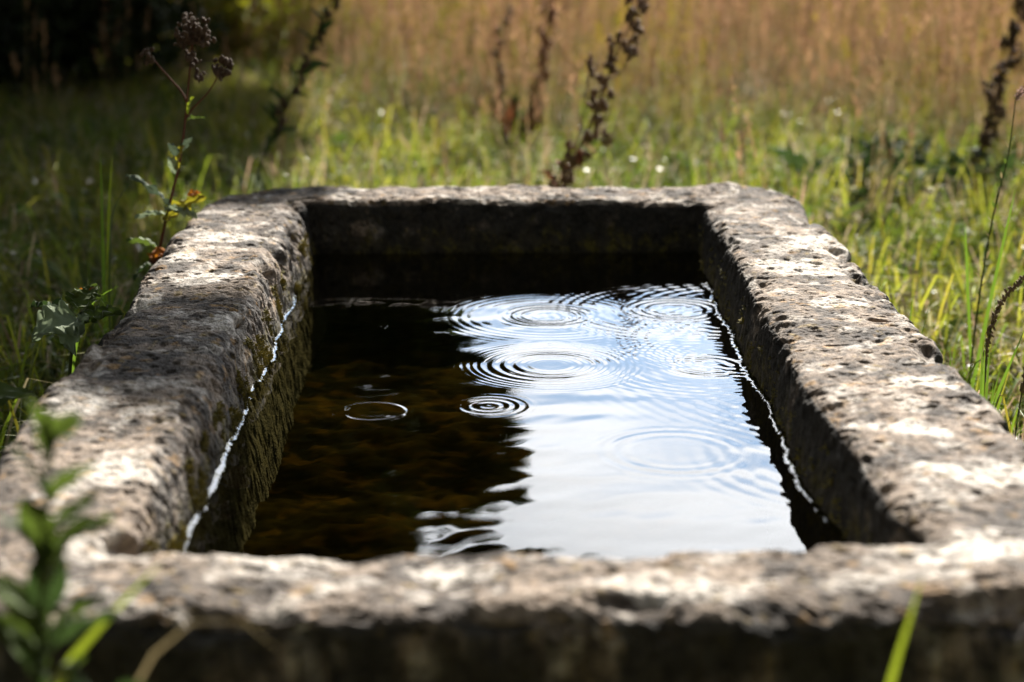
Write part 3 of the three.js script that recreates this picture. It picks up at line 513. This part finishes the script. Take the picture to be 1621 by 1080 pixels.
{ // dry seed stalks behind the trough
  const dryStalk = (label, base, path, headsAt, mat, hmat, r0, group) => {
    const o = thing('seed_stalk', label, 'wild plant', base, group);
    part('stem', stem([base, ...path].map((p) => at(o, p)), r0, r0 * 0.35, 36, 6), mat, o);
    headsAt.forEach(([c, rad, n, tall = 1.4], i) => { part('seed_head', head(at(o, c), rad, n, 500 + i + Math.round(base[0] * 100), 0.0065, tall), hmat, o); });
    return o;
  };
  const g = 'dry seed stalks in the meadow';
  let r = rng(61), hs = [];
  const A = [[0.10, 0.16, -1.75], [0.133, 0.301, -1.75], [0.174, 0.372, -1.75], [0.215, 0.47, -1.75], [0.256, 0.581, -1.75], [0.303, 0.691, -1.75], [0.31, 0.73, -1.75]], cA = curveOf(A);
  for (let i = 0; i < 44; i++) { const p = cA.getPointAt(0.16 + 0.82 * i / 44); hs.push([[p.x + (r() - 0.5) * 0.045, p.y + (r() - 0.5) * 0.02, p.z + (r() - 0.5) * 0.04], 0.007 + r() * 0.008, 6]); }
  const a = dryStalk('brown dried seed stalk leaning right just behind the far rim', [0.07, 0, -1.75], A, hs, M.dryStem, M.seed, 0.005, g);
  for (const pts of [[[0.16, 0.35, -1.75], [0.185, 0.45, -1.75], [0.20, 0.56, -1.74]], [[0.24, 0.53, -1.75], [0.27, 0.55, -1.76], [0.292, 0.60, -1.76]], [[0.15, 0.33, -1.75], [0.20, 0.36, -1.74], [0.235, 0.40, -1.74]]]) { part('branch', stem(pts.map((p) => at(a, p)), 0.0025, 0.0015, 10, 5), M.dryStem, a); part('seed_head', head(at(a, pts[2]), 0.019, 14, 600 + Math.round(pts[2][0] * 100), 0.006, 1.3), M.seed, a); }
  for (let i = 0; i < 9; i++) { const p = cA.getPointAt(0.1 + 0.04 * i); addLeaf(a, [p.x, p.y, p.z], [r() - 0.5, r() * 0.6 - 0.2, r() - 0.5], leaf(0.05, 0.014, { crumple: 0.25, seed: i + 40 }), i % 2 ? M.rust : M.straw, r() * 3); }
  hs = [];
  const B = [[-0.60, 0.2, -2.1], [-0.562, 0.322, -2.1], [-0.513, 0.421, -2.1], [-0.473, 0.504, -2.1], [-0.433, 0.593, -2.1], [-0.393, 0.682, -2.1], [-0.37, 0.75, -2.1]], cB = curveOf(B);
  for (let i = 0; i < 14; i++) { const p = cB.getPointAt(0.3 + 0.66 * i / 14); hs.push([[p.x + (r() - 0.5) * 0.025, p.y, p.z], 0.009 + r() * 0.008, 6]); }
  const b = dryStalk('thin dark stalk with small green leaves rising beyond the far left corner', [-0.66, 0, -2.1], B, hs, M.greenStem, M.dryHead, 0.0045, g);
  for (let i = 0; i < 16; i++) { const p = cB.getPointAt(0.2 + 0.045 * i); addLeaf(b, [p.x, p.y, p.z], [r() - 0.5, r() * 0.5, r() - 0.5], leaf(0.05 + r() * 0.02, 0.018, { seed: i + 70 }), M.dark, r() * 3); }
  hs = [];
  const E = [[0.095, 0.05, -3.6], [0.106, 0.099, -3.6], [0.132, 0.202, -3.6], [0.156, 0.384, -3.6], [0.175, 0.583, -3.6], [0.18, 0.70, -3.6]], cE = curveOf(E);
  for (let i = 0; i < 16; i++) { const p = cE.getPointAt(0.2 + 0.75 * i / 16); hs.push([[p.x + (r() - 0.5) * 0.04, p.y, p.z + (r() - 0.5) * 0.04], 0.018, 12, 2]); }
  const e = dryStalk('rust-red dock stalk standing alone behind the middle of the trough', [0.09, 0, -3.6], E, hs, M.redStem, leafMat(0.26, 0.115, 0.055, 0.4), 0.005, g);
  for (let i = 0; i < 10; i++) addLeaf(e, [0.09 + (r() - 0.5) * 0.05, 0.05 + r() * 0.12, -3.6 + (r() - 0.5) * 0.05], [r() - 0.5, 0.2 + r() * 0.7, r() - 0.5], leaf(0.14 + r() * 0.05, 0.045, { crumple: 0.15, seed: i + 90 }), i % 3 ? M.rust : M.dark, r() * 3);
  hs = [];
  const F = [[0.03, 0.1, -3.5], [0.034, 0.181, -3.5], [0.014, 0.324, -3.5], [0.02, 0.46, -3.5], [0.05, 0.6, -3.5]], cF = curveOf(F);
  for (let i = 0; i < 10; i++) { const p = cF.getPointAt(0.3 + 0.68 * i / 10); hs.push([[p.x + (r() - 0.5) * 0.03, p.y, p.z], 0.014, 7, 1.6]); }
  dryStalk('slim grey-brown stalk left of the rust-red dock', [0.04, 0, -3.5], F, hs, M.dryStem, M.seed, 0.004, g);
  hs = [];
  const D = [[1.28, 0.1, -2.6], [1.298, 0.175, -2.6], [1.315, 0.312, -2.6], [1.356, 0.464, -2.6], [1.398, 0.614, -2.6], [1.42, 0.72, -2.6]], cD = curveOf(D);
  for (let i = 0; i < 30; i++) { const p = cD.getPointAt(0.1 + 0.88 * i / 30); hs.push([[p.x + (r() - 0.5) * 0.05, p.y, p.z + (r() - 0.5) * 0.05], 0.013 + r() * 0.012, 12]); }
  const d = dryStalk('dark brown seed stalk over dark leaves added for shade at the right edge of the picture', [1.27, 0, -2.6], D, hs, M.dryStem, leafMat(0.10, 0.06, 0.042, 0.3), 0.007, g);
  for (let i = 0; i < 80; i++) { const an = r() * 6.283; addLeaf(d, [1.14 + (r() - 0.5) * 0.56, 0.03 + r() * 0.18, -2.6 + (r() - 0.5) * 0.36], [Math.cos(an), 0.3 + r() * 0.5, Math.sin(an)], leaf(0.10 + r() * 0.06, 0.05, { crumple: 0.1, seed: i + 120 }), M.dark, r() * 3); }  // dark leaves added to stand in for the shaded patch round the base
}
{ // grasses of the right side
  const o = thing('grass_stalk', 'thin upright grass stalk with a pink tip right of the trough', 'grass stalk', [0.75, 0, -0.55]);
  const P = [[0.75, -0.01, -0.55], [0.752, 0.2, -0.55], [0.763, 0.365, -0.55], [0.774, 0.457, -0.55], [0.789, 0.538, -0.55], [0.796, 0.64, -0.55]];
  part('stem', stem(P.map((p) => at(o, p)), 0.0022, 0.0009, 34, 5), M.greenStem, o);
  addLeaf(o, [0.795, 0.628, -0.55], [0.45, 0.7, 0.1], leaf(0.026, 0.010, { teeth: 4, serr: 0.4, crumple: 0.2, seed: 33 }), M.pink, 0.6, 'floret', 'pink feathery tip');
  addLeaf(o, [0.797, 0.63, -0.55], [0.15, 0.9, 0.1], leaf(0.022, 0.007, { teeth: 4, serr: 0.4, crumple: 0.2, seed: 34 }), M.pink, 0.1, 'floret');
  const r = rng(71), c = curveOf(P);
  for (let i = 0; i < 22; i++) { const p = c.getPointAt(0.5 + 0.4 * i / 22), s = i % 2 ? 1 : -1; addLeaf(o, [p.x, p.y, p.z], [s * 0.35, 0.8, r() - 0.5], leaf(0.012 + r() * 0.005, 0.0035, { serr: 0, seed: i, n: 5, m: 2 }), i % 3 ? M.straw : M.green, r() * 3, 'floret'); }
  for (const [pts, w] of [[[[0.75, 0.12, -0.55], [0.775, 0.32, -0.54], [0.80, 0.50, -0.53]], 0.006], [[[0.752, 0.2, -0.55], [0.735, 0.34, -0.54], [0.72, 0.44, -0.52]], 0.005]]) part('leaf', ribbon(pts.map((p) => at(o, p)), w), M.blade, o);

  const seedGrass = (label, P, len) => {
    const s = thing('seed_grass', label, 'grass stalk', [P[0][0], 0, P[0][2]], 'brown seed heads over the right rim'), cc = curveOf(P);
    part('stem', stem(P.map((p) => at(s, p)), 0.0018, 0.0009, 30, 5), M.greenStem, s);
    const list = [], rr = rng(Math.round(P[0][0] * 1000));
    for (let i = 0; i < 70; i++) { const p = cc.getPointAt(1 - len * i / 70), g = new THREE.SphereGeometry(0.0022, 5, 4); g.deleteAttribute('uv'); g.scale(0.8, 2.0, 0.8); g.rotateZ((rr() - 0.5) * 1.6); g.rotateX((rr() - 0.5) * 1.6); const q = at(s, [p.x, p.y, p.z]); g.translate(q[0] + (rr() - 0.5) * 0.007, q[1] + (rr() - 0.5) * 0.004, q[2] + (rr() - 0.5) * 0.007); list.push(g); }
    part('seed_head', mergeGeometries(list), solid(0.22, 0.15, 0.09), s);
  };
  seedGrass('brown seed head arching right over the green clump by the right rim', [[0.615, -0.01, 0.0], [0.617, 0.2, 0.0], [0.62, 0.33, 0.0], [0.621, 0.381, 0.0], [0.634, 0.432, 0.0], [0.661, 0.467, 0.0]], 0.24);
  seedGrass('dark seed head at the right picture edge beside the green clump', [[0.635, -0.01, 0.08], [0.638, 0.2, 0.08], [0.645, 0.33, 0.08], [0.66, 0.42, 0.08]], 0.2);
  const clump = (label, cx, cz, n, h, seed, group) => {
    const q = thing('grass_clump', label, 'grass clump', [cx, 0, cz], group), rr = rng(seed);
    for (let i = 0; i < n; i++) { const an = rr() * 6.283, d = Math.sqrt(rr()) * 0.035, hh = h * (0.65 + rr() * 0.4), l = hh * (0.08 + rr() * 0.22), x = Math.cos(an) * d, z = Math.sin(an) * d; part('blade', ribbon([[x, -0.01, z], [x + Math.cos(an) * l * 0.3, hh * 0.55, z + Math.sin(an) * l * 0.3], [x + Math.cos(an) * l, hh, z + Math.sin(an) * l]], 0.004 + rr() * 0.003, V(-Math.sin(an + 0.6), 0, Math.cos(an + 0.6)), 10, 0.25, (rr() - 0.5) * 2), [M.blade, M.green, M.lime, M.blade][i % 4], q); }
  };
  const gg = 'grass clumps along the trough';
  clump('dense green grass clump against the right rim at the picture edge', 0.60, 0.08, 22, 0.40, 81, gg);
  clump('green grass clump right of the rim below the thin pink-tipped stalk', 0.64, -0.18, 14, 0.36, 82, gg);
  clump('loose grass clump beside the chipped right rim', 0.60, -0.42, 12, 0.33, 83, gg);
  clump('yellow-green tuft at the rounded far right corner', 0.63, -0.85, 12, 0.34, 84, gg);
  clump('low grass clump at the right picture edge in front of the dense clump', 0.60, 0.30, 14, 0.37, 85, gg);
  const left = thing('grass_sprig', 'three upright grass blades catching light left of the trough', 'grass blades', [-0.69, 0, -0.75]);
  for (const [pts, w, mt] of [[[[-0.69, -0.01, -0.75], [-0.682, 0.25, -0.75], [-0.678, 0.40, -0.75], [-0.674, 0.535, -0.75]], 0.0075, M.blade], [[[-0.685, -0.01, -0.75], [-0.672, 0.3, -0.75], [-0.665, 0.43, -0.75], [-0.655, 0.518, -0.75]], 0.009, M.lime], [[[-0.68, -0.01, -0.74], [-0.668, 0.34, -0.745], [-0.655, 0.43, -0.745], [-0.62, 0.477, -0.74]], 0.005, M.grey], [[[-0.70, -0.01, -0.76], [-0.70, 0.2, -0.76], [-0.71, 0.36, -0.75]], 0.006, M.green]]) part('blade', ribbon(pts.map((p) => at(left, p)), w, V(1, 0, 0.3), 16), mt, left);
}
{ // leaves at the left rim
  const o = thing('mallow_plant', 'pale lobed leaves of a low plant leaning on the left rim', 'wild plant', [-0.60, 0, -0.08]);
  part('stem', stem([[-0.60, -0.01, -0.08], [-0.595, 0.2, -0.07], [-0.58, 0.36, -0.05], [-0.565, 0.40, -0.05]].map((p) => at(o, p)), 0.004, 0.002, 16, 6), M.greenStem, o);
  addLeaf(o, [-0.575, 0.402, -0.06], [-0.75, -0.15, 0.55], leaf(0.062, 0.062, { teeth: 5, serr: 0.18, fold: 0.35, droop: 0.15, crumple: 0.2, round: 0.6, lobed: true, n: 36, m: 12, seed: 12 }), M.pale, -0.5, 'leaf', 'pale grey-green lobed leaf turned to the light');
  addLeaf(o, [-0.572, 0.402, -0.06], [-0.1, -0.5, 0.9], leaf(0.055, 0.05, { teeth: 5, serr: 0.18, fold: 0.3, droop: 0.25, crumple: 0.2, round: 0.6, lobed: true, n: 36, m: 12, seed: 13 }), M.pale, 0.4);
  addLeaf(o, [-0.57, 0.395, -0.07], [0.7, 0.35, 0.2], leaf(0.058, 0.04, { teeth: 6, serr: 0.2, fold: 0.3, crumple: 0.2, round: 0.6, lobed: true, n: 36, m: 12, seed: 14 }), M.green, 0.5);
  addLeaf(o, [-0.575, 0.41, -0.08], [0.3, 0.5, -0.6], leaf(0.05, 0.045, { teeth: 6, serr: 0.2, crumple: 0.2, round: 0.6, lobed: true, n: 36, m: 12, seed: 15 }), M.green, 0.2);
  addLeaf(o, [-0.60, 0.40, -0.10], [-0.7, 0.25, -0.3], leaf(0.05, 0.04, { teeth: 6, serr: 0.2, crumple: 0.2, round: 0.6, lobed: true, n: 36, m: 12, seed: 16 }), M.dark, 0.1);
  addLeaf(o, [-0.585, 0.415, -0.12], [0.35, 0.3, 0.1], leaf(0.03, 0.014, { crumple: 0.25, seed: 17 }), M.orange, 0.4, 'leaf', 'small withered orange leaf');
  const q = thing('broad_leaf_plant', 'dark green broad leaf at the left picture edge below the pale leaves', 'wild plant', [-0.66, 0, 0.24]);
  part('stem', stem([[-0.66, -0.01, 0.24], [-0.655, 0.22, 0.24], [-0.64, 0.37, 0.245]].map((p) => at(q, p)), 0.0035, 0.002, 12, 6), M.greenStem, q);
  addLeaf(q, [-0.64, 0.375, 0.245], [0.95, 0.22, 0.1], leaf(0.085, 0.045, { serr: 0.04, droop: 0.1, seed: 21 }), M.green, 0.3);
  addLeaf(q, [-0.65, 0.33, 0.245], [0.8, -0.1, 0.5], leaf(0.07, 0.035, { serr: 0.04, seed: 22 }), M.lime, 0.2);
  addLeaf(q, [-0.655, 0.28, 0.24], [-0.3, 0.3, 0.6], leaf(0.07, 0.04, { serr: 0.04, seed: 23 }), M.green, 0.2);
  const bladeThing = (label, pts, w, mt, across = V(1, 0, 0.2)) => { const t = thing('wild_grass', label, 'grass', [pts[0][0], 0, pts[0][2]]); part('blade', ribbon(pts.map((p) => at(t, p)), w, across, 18, 0.2), mt, t); return t; };
  bladeThing('single green blade bending over the shaded grass near the left rim', [[-0.66, -0.01, -0.35], [-0.645, 0.28, -0.35], [-0.61, 0.36, -0.34], [-0.57, 0.385, -0.33]], 0.006, M.blade);
  bladeThing('short upright blade at the left picture edge', [[-0.69, -0.01, 0.1], [-0.685, 0.25, 0.1], [-0.672, 0.36, 0.1], [-0.668, 0.43, 0.1]], 0.005, M.blade);
  // in front of the trough
  bladeThing('blurred yellow-green blade slanting up across the near rim at the left', [[-0.36, -0.01, 1.14], [-0.345, 0.30, 1.14], [-0.33, 0.43, 1.14], [-0.313, 0.456, 1.14], [-0.286, 0.486, 1.14], [-0.252, 0.522, 1.14]], 0.011, M.lime);
  bladeThing('blurred straw-coloured blade arching down in front of the near wall', [[-0.33, -0.01, 1.17], [-0.315, 0.25, 1.18], [-0.275, 0.43, 1.2], [-0.24, 0.492, 1.2], [-0.212, 0.507, 1.2], [-0.188, 0.503, 1.2], [-0.166, 0.482, 1.2]], 0.0045, M.straw);
  bladeThing('blurred green blade standing before the near wall at the right', [[0.235, -0.01, 1.12], [0.238, 0.3, 1.12], [0.249, 0.422, 1.12], [0.258, 0.46, 1.12], [0.267, 0.50, 1.12]], 0.0105, M.lime);
}
{ // the leafy plant out of focus at the near left
  const o = thing('leafy_plant', 'blurred leafy green plant in front of the near left corner', 'wild plant', [-0.35, 0, 1.16]), r = rng(91);
  part('stem', stem([[-0.35, -0.01, 1.16], [-0.345, 0.25, 1.16], [-0.334, 0.453, 1.16], [-0.326, 0.526, 1.16], [-0.321, 0.57, 1.16], [-0.319, 0.61, 1.16], [-0.315, 0.635, 1.16]].map((p) => at(o, p)), 0.0042, 0.002, 30, 6), M.greenStem, o);
  for (const [p, d, l, w, mt] of [[[-0.318, 0.612, 1.155], [0.5, 0.6, 0.3], 0.035, 0.014, M.green], [[-0.324, 0.52, 1.15], [-0.3, 0.75, 0.3], 0.06, 0.016, M.dark], [[-0.324, 0.535, 1.15], [0.75, 0.55, 0.2], 0.05, 0.014, M.green], [[-0.328, 0.48, 1.15], [-0.5, 0.7, 0.2], 0.06, 0.016, M.green], [[-0.328, 0.49, 1.15], [0.1, 0.9, 0.2], 0.06, 0.016, M.dark], [[-0.331, 0.46, 1.15], [0.7, 0.6, 0.1], 0.06, 0.016, M.dark], [[-0.333, 0.435, 1.15], [-0.3, 0.9, 0.1], 0.06, 0.016, M.green], [[-0.335, 0.425, 1.15], [0.5, 0.75, 0.2], 0.05, 0.016, M.green], [[-0.319, 0.60, 1.16], [-0.05, 0.9, 0.1], 0.045, 0.011, M.green], [[-0.319, 0.595, 1.16], [0.3, 0.8, 0.1], 0.042, 0.011, M.green], [[-0.32, 0.575, 1.16], [0.75, 0.7, 0.1], 0.04, 0.011, M.green], [[-0.32, 0.57, 1.16], [-0.2, 0.8, 0.2], 0.05, 0.012, M.dark], [[-0.322, 0.545, 1.16], [0.6, 0.75, 0.1], 0.05, 0.012, M.green], [[-0.323, 0.53, 1.16], [-0.12, 0.9, 0.2], 0.055, 0.015, M.green], [[-0.325, 0.51, 1.16], [0.3, 0.8, 0.2], 0.05, 0.014, M.green], [[-0.33, 0.47, 1.16], [0.6, 0.7, 0.1], 0.055, 0.014, M.green], [[-0.33, 0.465, 1.16], [-0.35, 0.8, 0.1], 0.055, 0.014, M.green], [[-0.333, 0.45, 1.16], [0.3, 0.85, 0.3], 0.06, 0.015, M.dark], [[-0.334, 0.44, 1.16], [-0.1, 0.85, 0.3], 0.05, 0.013, M.dark], [[-0.335, 0.43, 1.16], [0.3, 0.5, 0.4], 0.05, 0.014, M.yellow], [[-0.335, 0.42, 1.16], [0.9, 0.2, 0.3], 0.06, 0.016, M.green], [[-0.336, 0.41, 1.16], [-0.8, 0.5, 0.2], 0.05, 0.014, M.green], [[-0.337, 0.40, 1.16], [0.8, 0.35, 0.2], 0.055, 0.016, M.grey]]) addLeaf(o, p, d, leaf(l * 1.05, w * 1.7, { serr: 0.05, droop: 0.15, seed: r() * 99 }), mt, (r() - 0.5) * 1.2);
  const h = thing('herb_plant', 'blurred low leaves at the bottom left corner of the picture', 'wild plant', [-0.28, 0, 1.22]);
  part('stem', stem([[0, -0.01, 0], [0.003, 0.25, 0], [0, 0.45, 0]], 0.003, 0.002, 12, 6), M.greenStem, h);
  for (let i = 0; i < 9; i++) { const a = i * 2.4; addLeaf(h, [-0.28, 0.40 + i * 0.007, 1.22], [Math.cos(a), 0.25, Math.sin(a)], leaf(0.05, 0.026, { seed: i + 200, serr: 0.1 }), i % 4 === 1 ? M.grey : M.dark, r()); }
}

scene.traverse((o) => { if (o.isMesh) { o.castShadow = true; o.receiveShadow = true; } });
renderer.render(scene, camera);
